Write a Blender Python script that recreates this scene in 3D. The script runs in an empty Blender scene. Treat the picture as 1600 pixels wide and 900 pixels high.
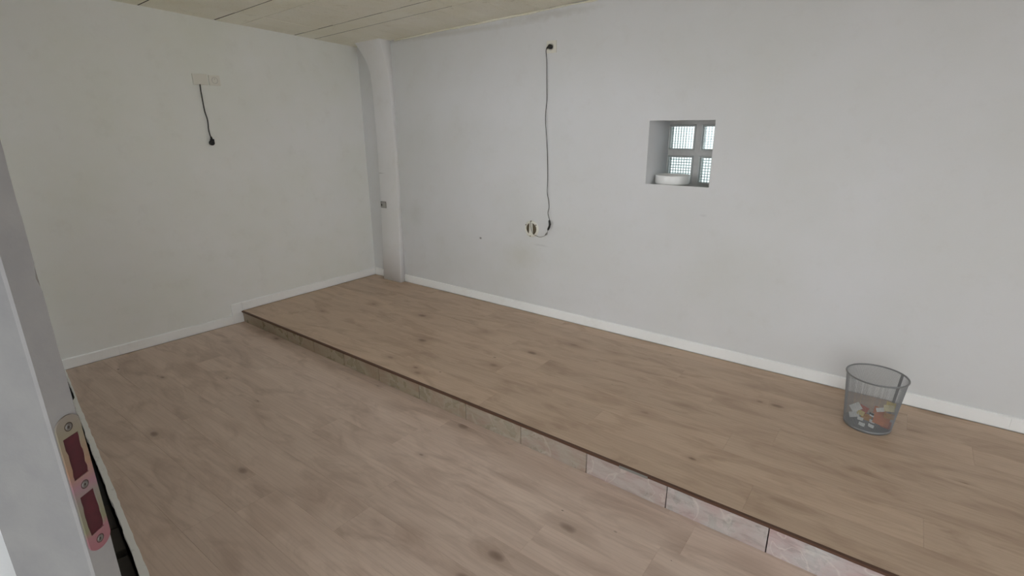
import bpy, bmesh, math, random
from mathutils import Vector, Matrix
random.seed(7)
S = bpy.context.scene
COL = S.collection

# ------------------------------------------------------------------ camera
CAM = Vector((4.4883, -3.5843, 1.5681))
cd = bpy.data.cameras.new('camera')
cam = bpy.data.objects.new('camera', cd); COL.objects.link(cam)
R0, R1, R2 = Vector((0.8029, 0.5961, -0.0039)), Vector((0.1719, -0.2378, -0.9560)), Vector((-0.5708, 0.7669, -0.2933))
m = Matrix((( R0.x, -R1.x, -R2.x, CAM.x), (R0.y, -R1.y, -R2.y, CAM.y), (R0.z, -R1.z, -R2.z, CAM.z), (0, 0, 0, 1)))
cam.matrix_world = m
cd.sensor_width = 36.0; cd.sensor_fit = 'HORIZONTAL'
cd.lens = 821.2 * 36.0 / 1600.0
cd.clip_start = 0.02
S.camera = cam

# ------------------------------------------------------------------ light and exposure
S.view_settings.view_transform = 'Standard'; S.view_settings.look = 'None'
S.view_settings.gamma = 1.0; S.view_settings.use_curve_mapping = False
S.view_settings.exposure = 0.02
W = bpy.data.worlds.new('sky'); S.world = W; W.use_nodes = True
wn = W.node_tree.nodes; wn.clear()
wo = wn.new('ShaderNodeOutputWorld'); wb = wn.new('ShaderNodeBackground')
wb.inputs[0].default_value = (0.93, 0.965, 1.0, 1); wb.inputs[1].default_value = 5.0
W.node_tree.links.new(wb.outputs[0], wo.inputs[0])
S.cycles.max_bounces = 14; S.cycles.diffuse_bounces = 8; S.cycles.glossy_bounces = 4
S.cycles.transparent_max_bounces = 24; S.cycles.caustics_reflective = False; S.cycles.caustics_refractive = False
S.cycles.sample_clamp_indirect = 4.0
S.cycles.use_denoising = True

def portal(name, loc, sx, sy, rot):
    l = bpy.data.lights.new(name, 'AREA'); l.shape = 'RECTANGLE'; l.size = sx; l.size_y = sy
    l.cycles.is_portal = True
    o = bpy.data.objects.new(name, l); COL.objects.link(o); o.location = loc; o.rotation_euler = rot

# ------------------------------------------------------------------ material helpers
def rgb(r, g, b):
    f = lambda c: (c/255/12.92) if c/255 <= .04045 else ((c/255+.055)/1.055)**2.4
    return (f(r), f(g), f(b), 1)
class NT:
    def __init__(s, name):
        s.m = bpy.data.materials.new(name); s.m.use_nodes = True
        s.t = s.m.node_tree; s.b = s.t.nodes['Principled BSDF']; s.out = s.t.nodes['Material Output']
    def n(s, kind, **kw):
        x = s.t.nodes.new(kind)
        for k, v in kw.items():
            if hasattr(x, k) and k not in ('inputs',): setattr(x, k, v)
        return x
    def l(s, a, b): s.t.links.new(a, b)
    def val(s, sock, v):
        if hasattr(v, 'is_linked') or isinstance(v, bpy.types.NodeSocket): s.l(v, sock)
        else: sock.default_value = v
    def math(s, op, a, b=0.0, c=None, clamp=False):
        x = s.t.nodes.new('ShaderNodeMath'); x.operation = op; x.use_clamp = clamp
        s.val(x.inputs[0], a); s.val(x.inputs[1], b)
        if c is not None: s.val(x.inputs[2], c)
        return x.outputs[0]
    def mix(s, f, a, b, mode='MIX'):
        x = s.t.nodes.new('ShaderNodeMix'); x.data_type = 'RGBA'; x.blend_type = mode
        s.val(x.inputs[0], f); s.val(x.inputs[6], a); s.val(x.inputs[7], b)
        return x.outputs[2]
    def ramp(s, f, stops):
        x = s.t.nodes.new('ShaderNodeValToRGB'); e = x.color_ramp.elements
        while len(e) < len(stops): e.new(0.5)
        for i, (p, c) in enumerate(stops):
            e[i].position = p; e[i].color = c if hasattr(c, '__len__') else (c, c, c, 1)
        s.val(x.inputs[0], f); return x.outputs[0]
    def noise(s, vec, scale, detail=3, rough=.55, dist=0.0):
        x = s.t.nodes.new('ShaderNodeTexNoise'); x.inputs['Scale'].default_value = scale
        x.inputs['Detail'].default_value = detail; x.inputs['Roughness'].default_value = rough
        x.inputs['Distortion'].default_value = dist; s.val(x.inputs['Vector'], vec); return x.outputs['Fac']
    def mapping(s, vec, scale=(1,1,1), loc=(0,0,0), rot=(0,0,0)):
        x = s.t.nodes.new('ShaderNodeMapping'); s.val(x.inputs['Vector'], vec)
        s.val(x.inputs['Scale'], scale); s.val(x.inputs['Location'], loc); s.val(x.inputs['Rotation'], rot); return x.outputs[0]
    def pos(s): return s.t.nodes.new('ShaderNodeNewGeometry').outputs['Position']
    def bump(s, h, strength=.2, dist=.002):
        x = s.t.nodes.new('ShaderNodeBump'); x.inputs['Strength'].default_value = strength
        x.inputs['Distance'].default_value = dist; s.val(x.inputs['Height'], h); s.l(x.outputs[0], s.b.inputs['Normal'])
    def set(s, color=None, rough=None, metal=None, spec=None, **kw):
        if color is not None: s.val(s.b.inputs['Base Color'], color)
        if rough is not None: s.val(s.b.inputs['Roughness'], rough)
        if metal is not None: s.val(s.b.inputs['Metallic'], metal)
        if spec is not None: s.val(s.b.inputs['Specular IOR Level'], spec)
        return s.m
def plain(name, col, rough=.5, metal=0, spec=.5):
    n = NT(name); return n.set(col, rough, metal, spec)

def wall_mat(name, base, warm, stains=()):
    n = NT(name); p = n.pos()
    big = n.noise(p, .9, 4, .6)
    c = n.mix(n.ramp(big, [(.35, 0), (.7, 1)]), base, warm)
    sm = n.noise(p, 7, 5, .7)
    c = n.mix(n.ramp(sm, [(.55, 0), (.8, .12)]), c, rgb(178, 172, 158))
    for (ctr, rad, col, amt) in stains:       # real marks of dirt on the paint
        v = n.t.nodes.new('ShaderNodeVectorMath'); v.operation = 'SUBTRACT'; n.l(p, v.inputs[0]); v.inputs[1].default_value = ctr
        v2 = n.t.nodes.new('ShaderNodeVectorMath'); v2.operation = 'DIVIDE'; n.l(v.outputs[0], v2.inputs[0]); v2.inputs[1].default_value = rad
        v3 = n.t.nodes.new('ShaderNodeVectorMath'); v3.operation = 'LENGTH'; n.l(v2.outputs[0], v3.inputs[0])
        d = n.math('ADD', v3.outputs['Value'], n.math('MULTIPLY', n.math('SUBTRACT', n.noise(p, 22, 3), .5), .8))
        c = n.mix(n.ramp(d, [(0.2, amt), (1.0, 0)]), c, col)
    n.set(c, .75, 0, .3)
    h = n.math('ADD', n.noise(p, 160, 3, .6), n.math('MULTIPLY', n.noise(p, 12, 3), 1.2))
    n.bump(h, .22, .002); return n.m
G = rgb(150, 146, 132)
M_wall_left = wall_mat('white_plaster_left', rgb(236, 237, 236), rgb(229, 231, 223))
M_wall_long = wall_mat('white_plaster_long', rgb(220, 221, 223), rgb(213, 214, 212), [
    ((1.437, .03, .596), (.018, .2, .012), rgb(70, 66, 60), .75),
    ((2.10, .03, .615), (.09, .2, .012), rgb(130, 128, 122), .18),
    ((3.42, .03, .99), (.03, .2, .015), rgb(140, 136, 128), .15),
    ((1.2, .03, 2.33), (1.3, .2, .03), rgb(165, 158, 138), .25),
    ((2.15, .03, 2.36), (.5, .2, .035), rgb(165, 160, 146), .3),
    ((.6, .03, .75), (.12, .2, .16), rgb(176, 174, 168), .12),
    ((1.9, .03, .5), (.22, .2, .15), rgb(196, 194, 180), .35)])
M_pillar = wall_mat('white_plaster_pillar', rgb(232, 232, 234), rgb(225, 225, 222),
    [((.06, .0, 1.12), (.16, .3, .006), rgb(90, 82, 70), .5)])
M_base = wall_mat('white_baseboard_paint', rgb(247, 248, 248), rgb(241, 243, 242))
M_trimtop = plain('white_caulk', rgb(244, 244, 242), .5)
M_dark = plain('dark_joint', rgb(58, 46, 38), .9)

def wood(name, a, b, cdark):
    n = NT(name); p = n.pos()
    oi = n.t.nodes.new('ShaderNodeObjectInfo'); r = oi.outputs['Random']
    off = n.t.nodes.new('ShaderNodeCombineXYZ'); n.l(n.math('MULTIPLY', r, 37.0), off.inputs[0]); n.l(n.math('MULTIPLY', r, 91.0), off.inputs[1])
    va = n.t.nodes.new('ShaderNodeVectorMath'); va.operation = 'ADD'; n.l(p, va.inputs[0]); n.l(off.outputs[0], va.inputs[1]); q = va.outputs[0]
    st = n.mapping(q, (1.1, 7.5, 1))
    w = n.noise(st, 1.6, 4, .55, .6)
    fine = n.noise(n.mapping(q, (3.0, 60, 1)), 2.5, 4, .6)
    # cathedral figure: wavy bands along the board
    cath = n.t.nodes.new('ShaderNodeTexWave'); cath.wave_type = 'RINGS'; cath.rings_direction = 'SPHERICAL'
    cath.inputs['Scale'].default_value = 3.2; cath.inputs['Distortion'].default_value = 5; cath.inputs['Detail'].default_value = 2
    cath.inputs['Detail Scale'].default_value = .9
    n.l(n.mapping(q, (.55, 4.2, 1)), cath.inputs['Vector'])
    c = n.mix(n.ramp(w, [(.32, 0), (.68, 1)]), a, b)
    c = n.mix(n.math('MULTIPLY', n.ramp(fine, [(.45, 0), (.75, 1)]), .15), c, cdark)
    c = n.mix(n.math('MULTIPLY', n.ramp(cath.outputs['Fac'], [(.0, 1), (.22, 0)]), .13), c, cdark)
    # long darker streaks
    s2 = n.noise(n.mapping(q, (1.5, 4.6, 1)), 1.7, 4, .6, .9)
    c = n.mix(n.ramp(s2, [(.48, 0), (.72, .62)]), c, cdark)
    # knots
    v = n.t.nodes.new('ShaderNodeTexVoronoi'); v.inputs['Scale'].default_value = 1.0; v.feature = 'F1'
    wob = n.t.nodes.new('ShaderNodeVectorMath'); wob.operation = 'ADD'
    nz = n.t.nodes.new('ShaderNodeTexNoise'); nz.inputs['Scale'].default_value = 18; n.l(q, nz.inputs['Vector'])
    ns = n.t.nodes.new('ShaderNodeVectorMath'); ns.operation = 'SCALE'; n.l(nz.outputs['Color'], ns.inputs[0]); ns.inputs['Scale'].default_value = .06
    n.l(n.mapping(q, (2.9, 5.4, 1)), wob.inputs[0]); n.l(ns.outputs[0], wob.inputs[1]); n.l(wob.outputs[0], v.inputs['Vector'])
    sz = n.t.nodes.new('ShaderNodeSeparateColor'); n.l(v.outputs['Color'], sz.inputs[0])
    d = n.math('DIVIDE', v.outputs['Distance'], n.math('ADD', n.math('MULTIPLY', n.math('POWER', sz.outputs[0], 1.6), .13), .03))
    c = n.mix(n.ramp(d, [(.0, .9), (.5, .65), (1.0, 0)]), c, rgb(66, 50, 40))
    c = n.mix(n.ramp(n.math('MULTIPLY', d, .33), [(.15, .55), (1.0, 0)]), c, cdark)
    v2 = n.t.nodes.new('ShaderNodeTexVoronoi'); v2.feature = 'F1'; v2.inputs['Scale'].default_value = 1.0
    wb2 = n.t.nodes.new('ShaderNodeVectorMath'); wb2.operation = 'ADD'; n.l(n.mapping(q, (5.1, 7.7, 1), (3.3, 1.7, 0)), wb2.inputs[0]); n.l(ns.outputs[0], wb2.inputs[1]); n.l(wb2.outputs[0], v2.inputs['Vector'])
    s3 = n.t.nodes.new('ShaderNodeSeparateColor'); n.l(v2.outputs['Color'], s3.inputs[0])
    d2 = n.math('DIVIDE', v2.outputs['Distance'], n.math('MULTIPLY', n.math('POWER', s3.outputs[1], 3.0), .075))
    c = n.mix(n.ramp(d2, [(.0, .7), (.6, .5), (1.0, 0)]), c, rgb(74, 56, 44))
    # board to board tone
    hsv = n.t.nodes.new('ShaderNodeHueSaturation'); n.l(c, hsv.inputs['Color'])
    n.l(n.math('ADD', n.math('MULTIPLY', r, .09), .95), hsv.inputs['Value'])
    n.set(hsv.outputs[0], n.math('ADD', n.math('MULTIPLY', fine, .12), .42), 0, .42)
    n.bump(fine, .12, .0006); return n.m
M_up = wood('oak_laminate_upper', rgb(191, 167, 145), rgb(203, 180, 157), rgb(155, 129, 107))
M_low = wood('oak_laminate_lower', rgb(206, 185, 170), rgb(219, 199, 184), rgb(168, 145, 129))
M_nose = plain('brown_laminate_edge', rgb(88, 60, 44), .6)

def tile_mat():
    n = NT('stone_look_tile'); p = n.pos()
    oi = n.t.nodes.new('ShaderNodeObjectInfo'); r = oi.outputs['Random']
    off = n.t.nodes.new('ShaderNodeCombineXYZ'); n.l(n.math('MULTIPLY', r, 17.0), off.inputs[0]); n.l(n.math('MULTIPLY', r, 5.0), off.inputs[2])
    va = n.t.nodes.new('ShaderNodeVectorMath'); va.operation = 'ADD'; n.l(p, va.inputs[0]); n.l(off.outputs[0], va.inputs[1]); q = va.outputs[0]
    a = n.noise(q, 6.0, 5, .6, .4)
    at = n.t.nodes.new('ShaderNodeAttribute'); at.attribute_type = 'OBJECT'; at.attribute_name = 'glare_tint'  # per-tile amount of doorway glare, mixed in as colour
    base = n.mix(n.ramp(a, [(.35, 0), (.65, 1)]), rgb(184, 182, 180), rgb(188, 164, 162))
    c = n.mix(at.outputs['Fac'], n.mix(n.ramp(a, [(.35, 0), (.65, 1)]), rgb(140, 131, 105), rgb(134, 112, 90)), base)
    v1 = n.noise(n.mapping(q, (2.2, 1, 9), rot=(0, -.75, 0)), 3.2, 6, .6, .7)
    c = n.mix(n.ramp(v1, [(.42, 0), (.62, .35)]), c, rgb(206, 202, 200))
    c = n.mix(n.ramp(v1, [(.30, .4), (.45, 0)]), c, rgb(128, 118, 112))
    cr = n.noise(q, 3.0, 3, .5, 1.0)
    c = n.mix(n.ramp(n.math('ABSOLUTE', n.math('SUBTRACT', cr, .5)), [(.0, .45), (.012, 0)]), c, rgb(222, 216, 208))
    c = n.mix(n.ramp(n.noise(q, 60, 4, .7), [(.55, 0), (.75, .2)]), c, rgb(120, 106, 92))
    c = n.mix(n.math('SUBTRACT', 1.0, at.outputs['Fac']), c, n.mix(n.ramp(a, [(.35, 0), (.65, 1)]), rgb(156, 148, 126), rgb(150, 130, 110)))
    n.set(c, n.ramp(a, [(.3, .22), (.7, .38)]), 0, .6)
    n.bump(n.math('ADD', v1, n.math('MULTIPLY', n.noise(q, 30, 4), .25)), .35, .003); return n.m
M_tile = tile_mat()
M_grout = plain('dark_grout', rgb(44, 38, 35), .9)

def ceil_mat(name, a, b):
    n = NT(name); p = n.pos()
    oi = n.t.nodes.new('ShaderNodeObjectInfo')
    c = n.mix(n.ramp(n.noise(p, 2.2, 4, .6), [(.35, 0), (.65, 1)]), a, b)
    c = n.mix(n.ramp(n.noise(p, 90, 4, .7), [(.55, 0), (.8, .35)]), c, rgb(140, 134, 110))
    c = n.mix(n.ramp(n.noise(p, 9, 5, .7), [(.62, 0), (.8, .4)]), c, rgb(132, 120, 88))
    hsv = n.t.nodes.new('ShaderNodeHueSaturation'); n.l(c, hsv.inputs['Color'])
    n.l(n.math('ADD', n.math('MULTIPLY', oi.outputs['Random'], .05), .975), hsv.inputs['Value'])
    n.set(hsv.outputs[0], .9, 0, .2); n.bump(n.noise(p, 120, 3), .25, .003); return n.m
M_cblock = ceil_mat('cement_ceiling_slab', rgb(238, 236, 224), rgb(232, 229, 212))
M_cbeam = ceil_mat('painted_ceiling_beam', rgb(240, 239, 226), rgb(234, 231, 212))

M_plastic = plain('white_plastic', rgb(222, 220, 210), .35)
M_ivory = plain('cream_plastic', rgb(224, 223, 212), .4)
M_black = plain('black_rubber', rgb(20, 19, 18), .45)
M_cable = plain('dark_cable', rgb(38, 34, 28), .5)
M_greycable = plain('grey_cable', rgb(110, 106, 96), .55)
M_brownin = plain('brown_box_inside', rgb(96, 86, 66), .8)
M_steel = plain('worn_steel', rgb(112, 108, 104), .5, .5)
M_greybox = plain('grey_mortar', rgb(132, 130, 124), .9)
M_dish = plain('white_glazed_dish', rgb(238, 238, 236), .25)

# ------------------------------------------------------------------ mesh helpers
def obj(name, verts, faces, mat, parent=None, smooth=False):
    me = bpy.data.meshes.new(name); me.from_pydata([tuple(v) for v in verts], [], faces); me.update()
    if mat: me.materials.append(mat)
    if smooth:
        for p_ in me.polygons: p_.use_smooth = True
    o = bpy.data.objects.new(name, me); COL.objects.link(o)
    if parent: o.parent = parent
    return o
def obj_bm(name, bm, mat, parent=None, smooth=False):
    bmesh.ops.recalc_face_normals(bm, faces=bm.faces)
    me = bpy.data.meshes.new(name); bm.to_mesh(me); bm.free()
    if mat: me.materials.append(mat)
    if smooth:
        for p_ in me.polygons: p_.use_smooth = True
    o = bpy.data.objects.new(name, me); COL.objects.link(o)
    if parent: o.parent = parent
    return o
def empty(name, loc=(0, 0, 0)):
    o = bpy.data.objects.new(name, None); COL.objects.link(o); o.location = loc; o.empty_display_size = .05; return o
def struct(o): o['kind'] = 'structure'; return o
def tag(o, label, cat, group=None):
    o['label'] = label; o['category'] = cat
    if group: o['group'] = group
    return o
def under(o, parent):          # parent but keep the world coordinates of the mesh
    o.parent = parent; o.matrix_parent_inverse = Matrix.Translation(parent.location).inverted(); return o
def box_bm(bm, lo, hi, bevel=0, M=None):
    r = bmesh.ops.create_cube(bm, size=1)
    vs = r['verts']
    for v in vs:
        v.co = Vector([lo[i] + (v.co[i] + .5) * (hi[i] - lo[i]) for i in range(3)])
    if bevel:
        es = list({e for v in vs for e in v.link_edges})
        g = bmesh.ops.bevel(bm, geom=es, offset=bevel, segments=2, affect='EDGES', profile=.6)
        vs = list({v for f in g['faces'] for v in f.verts} | {v for v in vs if v.is_valid})
    if M is not None:
        for v in vs: v.co = M @ v.co
    return vs
def box(name, lo, hi, mat, parent=None, bevel=0, M=None):
    bm = bmesh.new(); box_bm(bm, lo, hi, bevel, M); return obj_bm(name, bm, mat, parent)
def prism(name, poly, z0, z1, mat, parent=None):      # plan polygon, vertical
    n = len(poly); z0 = z0 if hasattr(z0, '__len__') else [z0]*n; z1 = z1 if hasattr(z1, '__len__') else [z1]*n
    v = [(p[0], p[1], a) for p, a in zip(poly, z0)] + [(p[0], p[1], b) for p, b in zip(poly, z1)]
    f = [tuple(range(n))[::-1], tuple(range(n, 2*n))] + [(i, (i+1) % n, n+(i+1) % n, n+i) for i in range(n)]
    bm = bmesh.new(); vv = [bm.verts.new(q) for q in v]
    for q in f: bm.faces.new([vv[i] for i in q])
    return obj_bm(name, bm, mat, parent)
def catmull(pts, k=8):
    P = [Vector(p) for p in pts]; P = [P[0]*2-P[1]] + P + [P[-1]*2-P[-2]]; out = []
    for i in range(1, len(P)-2):
        for j in range(k):
            t = j/k; a, b, c, d = P[i-1], P[i], P[i+1], P[i+2]
            out.append(.5*((2*b)+(c-a)*t+(2*a-5*b+4*c-d)*t*t+(3*b-a-3*c+d)*t**3))
    out.append(P[-2]); return out
def tube_bm(bm, pts, r, seg=8, cap=True):
    pts = [Vector(p) for p in pts]; rings = []
    up = Vector((0.13, .21, 1)).normalized()
    for i, p in enumerate(pts):
        t = (pts[min(i+1, len(pts)-1)] - pts[max(i-1, 0)]).normalized()
        a = t.cross(up)
        if a.length < .05: a = t.cross(Vector((1, 0, 0)))
        a.normalize(); b = t.cross(a)
        rr = r[i] if hasattr(r, '__len__') else r
        rings.append([bm.verts.new(p + a*math.cos(2*math.pi*j/seg)*rr + b*math.sin(2*math.pi*j/seg)*rr) for j in range(seg)])
    for x, y in zip(rings, rings[1:]):
        for j in range(seg): bm.faces.new((x[j], x[(j+1) % seg], y[(j+1) % seg], y[j]))
    if cap: bm.faces.new(rings[0][::-1]); bm.faces.new(rings[-1])
def tube(name, pts, r, mat, parent=None, seg=8, k=8):
    bm = bmesh.new(); tube_bm(bm, catmull(pts, k) if k else pts, r, seg); return obj_bm(name, bm, mat, parent, True)
def lathe_bm(bm, prof, seg=32, M=Matrix(), close=False):   # prof: (radius, height)
    rings = [[bm.verts.new(M @ Vector((r*math.cos(2*math.pi*j/seg), r*math.sin(2*math.pi*j/seg), z))) for j in range(seg)] if r > 1e-6
             else [bm.verts.new(M @ Vector((0, 0, z)))] for r, z in prof]
    pairs = list(zip(rings, rings[1:])) + ([(rings[-1], rings[0])] if close else [])
    for x, y in pairs:
        for j in range(seg):
            j2 = (j+1) % seg
            if len(x) == 1: bm.faces.new((x[0], y[j2], y[j]))
            elif len(y) == 1: bm.faces.new((x[j], x[j2], y[0]))
            else: bm.faces.new((x[j], x[j2], y[j2], y[j]))
def lathe(name, prof, mat, parent=None, seg=32, M=Matrix(), smooth=True, close=False):
    bm = bmesh.new(); lathe_bm(bm, prof, seg, M, close); return obj_bm(name, bm, mat, parent, smooth)

# ------------------------------------------------------------------ planes of the room
XL = -0.12                                   # left wall
def wy(x): return 0.0537 - 0.0112*x          # long wall (right in the picture)
def sy(x): return -1.4576 - 0.0154*x         # riser of the platform
def zl(x, y): return -0.104 - 0.0098*(x+.12) + 0.019*(-1.46-y)   # lower floor
def zc(x, y): return 2.332 + 0.032*x - 0.040*y                   # sloping ceiling
def ey(x): return -2.767 - 0.151*x     # floor edge at the open front
XR = 8.4; YN = -4.1
ZB = -0.45
# niche
NX0, NX1, NZ0, NZ1, NY = 2.990, 3.434, 1.178, 1.604, 0.40
def wq(x, z, d=0): return (x, wy(x)+d, z)

def box_(name, lo, hi, mat):
    return box(name, lo, hi, mat)
# long wall with an opening for the niche: thick, built of one ring of boxes
bm = bmesh.new()
def wall_box(x0, x1, z0, z1, y1=.62, drop=0.0):
    v = [(x0, wy(x0), z0), (x1, wy(x1), z0), (x1, y1, z0), (x0, y1, z0), (x0, wy(x0), z1), (x1, wy(x1), z1), (x1, y1, z1-drop), (x0, y1, z1-drop)]
    vv = [bm.verts.new(p) for p in v]
    for f in ((0, 3, 2, 1), (4, 5, 6, 7), (0, 1, 5, 4), (1, 2, 6, 5), (2, 3, 7, 6), (3, 0, 4, 7)): bm.faces.new([vv[i] for i in f])
wall_box(XL-.3, NX0, ZB, 2.75, NY+.09); wall_box(NX1, XR+.3, ZB, 2.75, NY+.09); wall_box(NX0, NX1, ZB, NZ0, NY+.09, .046); wall_box(NX0, NX1, NZ1, 2.75, NY+.09)
struct(obj_bm('wall_back', bm, M_wall_long))
struct(prism('wall_left', [(XL-.3, YN), (XL, YN), (XL, wy(XL)), (XL-.3, wy(XL))], ZB, 2.75, M_wall_left))
bm = bmesh.new()                              # unseen right wall, assumed; its wide window is added to let in light
RW = [-3.6, -1.6, .5, 2.3]
for (ya_, yb_, za_, zb_) in ((YN, RW[0], ZB, 2.9), (RW[1], wy(XR), ZB, 2.9), (RW[0], RW[1], ZB, RW[2]), (RW[0], RW[1], RW[3], 2.9)):
    box_bm(bm, (XR, ya_, za_), (XR+.2, yb_, zb_))
struct(obj_bm('wall_right', bm, M_wall_long))

# near wall: solid up to the door post, then a wide open front; its far end grazes the line of sight
def az(a, r): a = math.radians(a); return (CAM.x + r*math.cos(a), CAM.y + r*math.sin(a))
V1, V2, V3 = az(169.68, .92), az(171.75, .89), az(176.54, 1.0)
ni0, ni1 = az(171.2, 4.61), az(171.2, 1.12)
bm = bmesh.new()
def quadbox(p, z0, z1):
    vv = [bm.verts.new((q[0], q[1], z)) for z in (z0, z1) for q in p]
    for f in ((0, 3, 2, 1), (4, 5, 6, 7), (0, 1, 5, 4), (1, 2, 6, 5), (2, 3, 7, 6), (3, 0, 4, 7)): bm.faces.new([vv[i] for i in f])
def nseg(t0, t1, z0, z1):
    L = lambda t: (ni0[0]+(ni1[0]-ni0[0])*t, ni0[1]+(ni1[1]-ni0[1])*t)
    a, b = L(t0), L(t1); th = .14
    quadbox([a, b, (b[0], b[1]-th), (a[0], a[1]-th)], z0, z1)
WIN_T0, WIN_T1 = .28, .76                    # window in the near wall, behind the post and out of view
nseg(0, WIN_T0, ZB, 2.8); nseg(WIN_T1, 1, ZB, 2.8); nseg(WIN_T0, WIN_T1, ZB, 1.15); nseg(WIN_T0, WIN_T1, 2.2, 2.8)
xa, ya = ni1
ND = 6.1
quadbox([(ND, -4.0), (XR+.3, -4.0), (XR+.3, -4.14), (ND, -4.14)], ZB, 2.8)
quadbox([(xa, ya), (ND, -4.0), (ND, -4.14), (xa, ya-.14)], 2.25, 2.9)
struct(obj_bm('wall_front', bm, M_wall_long))

# ground outside
def out_mat():
    n = NT('outside_concrete'); p = n.pos()
    return n.set(n.mix(n.noise(p, 4, 5, .7), rgb(58, 54, 50), rgb(92, 88, 82)), .9)
M_out = out_mat()
struct(obj('outside_ground', [(-8, -12, ZB), (14, -12, ZB), (14, 7, ZB), (-8, 7, ZB)], [(0, 1, 2, 3)], M_out))

M_render = wall_mat('outside_render', rgb(190, 190, 186), rgb(176, 176, 170))
struct(box_('light_screen_roof', (2.6, -6.0, 2.95), (7.2, -4.15, 3.05), M_render))  # unseen roof, added to keep direct sky off the door post
struct(box_('light_screen_wall', (2.4, -6.0, ZB), (4.6, -5.85, 2.95), M_render))  # unseen wall, added to limit the outdoor light near the post
struct(box_('light_screen_end', (2.4, -5.85, ZB), (2.6, -3.62, 2.95), M_render))  # added end wall, closes the made-up passage that shapes the light

# ------------------------------------------------------------------ ceiling: joists and slabs
ceil = struct(empty('ceiling', (0, 0, 2.4)))
rows = [('b', .06, -.414, 'slab'), ('j', -.42, -.614, 'beam'), ('b', -.624, -1.107, 'slab'), ('j', -1.11, -1.300, 'beam'), ('b', -1.310, -1.826, 'slab'),
        ('j', -1.833, -2.03, 'beam'), ('b', -2.035, -2.54, 'slab'), ('j', -2.545, -2.74, 'beam'), ('b', -2.745, -3.25, 'slab'), ('j', -3.255, -3.45, 'beam'), ('b', -3.455, -4.1, 'slab')]
def cpiece(name, x0, x1, y0, y1, mat, dz=0, k=-0.02, bev=.004):
    # y0 > y1 ; bottom face chamfered
    def P(x, y, z): return (x, y + k*max(x, 0), zc(x, y) + z)
    v = [P(x0+bev, y0-bev, dz), P(x1-bev, y0-bev, dz), P(x1-bev, y1+bev, dz), P(x0+bev, y1+bev, dz)]
    v += [P(x0, y0, dz+bev), P(x1, y0, dz+bev), P(x1, y1, dz+bev), P(x0, y1, dz+bev)]
    v += [P(x0, y0, .05), P(x1, y0, .05), P(x1, y1, .05), P(x0, y1, .05)]
    f = [(0, 1, 2, 3), (8, 11, 10, 9)]
    for i in range(4):
        j = (i+1) % 4; f += [(i, i+4, j+4, j), (i+4, i+8, j+8, j+4)]
    o = obj(name, v, f, mat); return under(o, ceil)
for kind, y0, y1, nm in rows:
    if kind == 'j':
        xs = [XL-.02, 1.63, 3.6, 5.5, XR+.02] if y0 > -.5 else [XL-.02, 2.4, 4.9, XR+.02]
        for a, b in zip(xs, xs[1:]): cpiece('beam', a, b-.003, y0, y1, M_cbeam, random.uniform(-.002, .001))
    else:
        x = XL - .02; first = True
        while x < XR:
            w = .21 if (y0 > -.1 or y0 > -1.0) else .42
            if first: w *= random.uniform(.5, .95); first = False
            x1 = min(x + w, XR + .02)
            cpiece('slab', x, x1-.0015, y0, y1, M_cblock, random.uniform(-.0012, .0012), bev=.0022); x = x1
for (ja, jb_) in ((-.414, -.42), (-.614, -.624), (-1.107, -1.110), (-1.300, -1.310), (-1.826, -1.833), (-2.03, -2.035), (-2.54, -2.545), (-2.74, -2.745)):
    cpiece('joint', XL-.02, XR+.02, ja+.001, jb_-.001, M_dark, .0035 if ja - jb_ < .0045 else .0015, bev=.0003)
top = obj('roof_deck', [(XL-.3, .5, zc(XL-.3, .5)+.052), (XR+.3, .5, zc(XR+.3, .5)+.052), (XR+.3, -4.3, zc(XR+.3, -4.3)+.052), (XL-.3, -4.3, zc(XL-.3, -4.3)+.052),
     (XL-.3, .5, 3.1), (XR+.3, .5, 3.1), (XR+.3, -4.3, 3.1), (XL-.3, -4.3, 3.1)],
     [(0, 1, 2, 3), (7, 6, 5, 4), (0, 4, 5, 1), (1, 5, 6, 2), (2, 6, 7, 3), (3, 7, 4, 0)], M_dark)
under(top, ceil)
# uneven plaster bead where the long wall meets the ceiling
pts = []
x = .44
while x < 4.4:
    pts.append((x, wy(x)-.004, zc(x, wy(x))-.006 + random.uniform(-.003, .003))); x += .09
bm = bmesh.new(); tube_bm(bm, pts, [random.uniform(.004, .011) for _ in pts], 6)
struct(obj_bm('trim_1', bm, M_cbeam, None, True))

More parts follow.
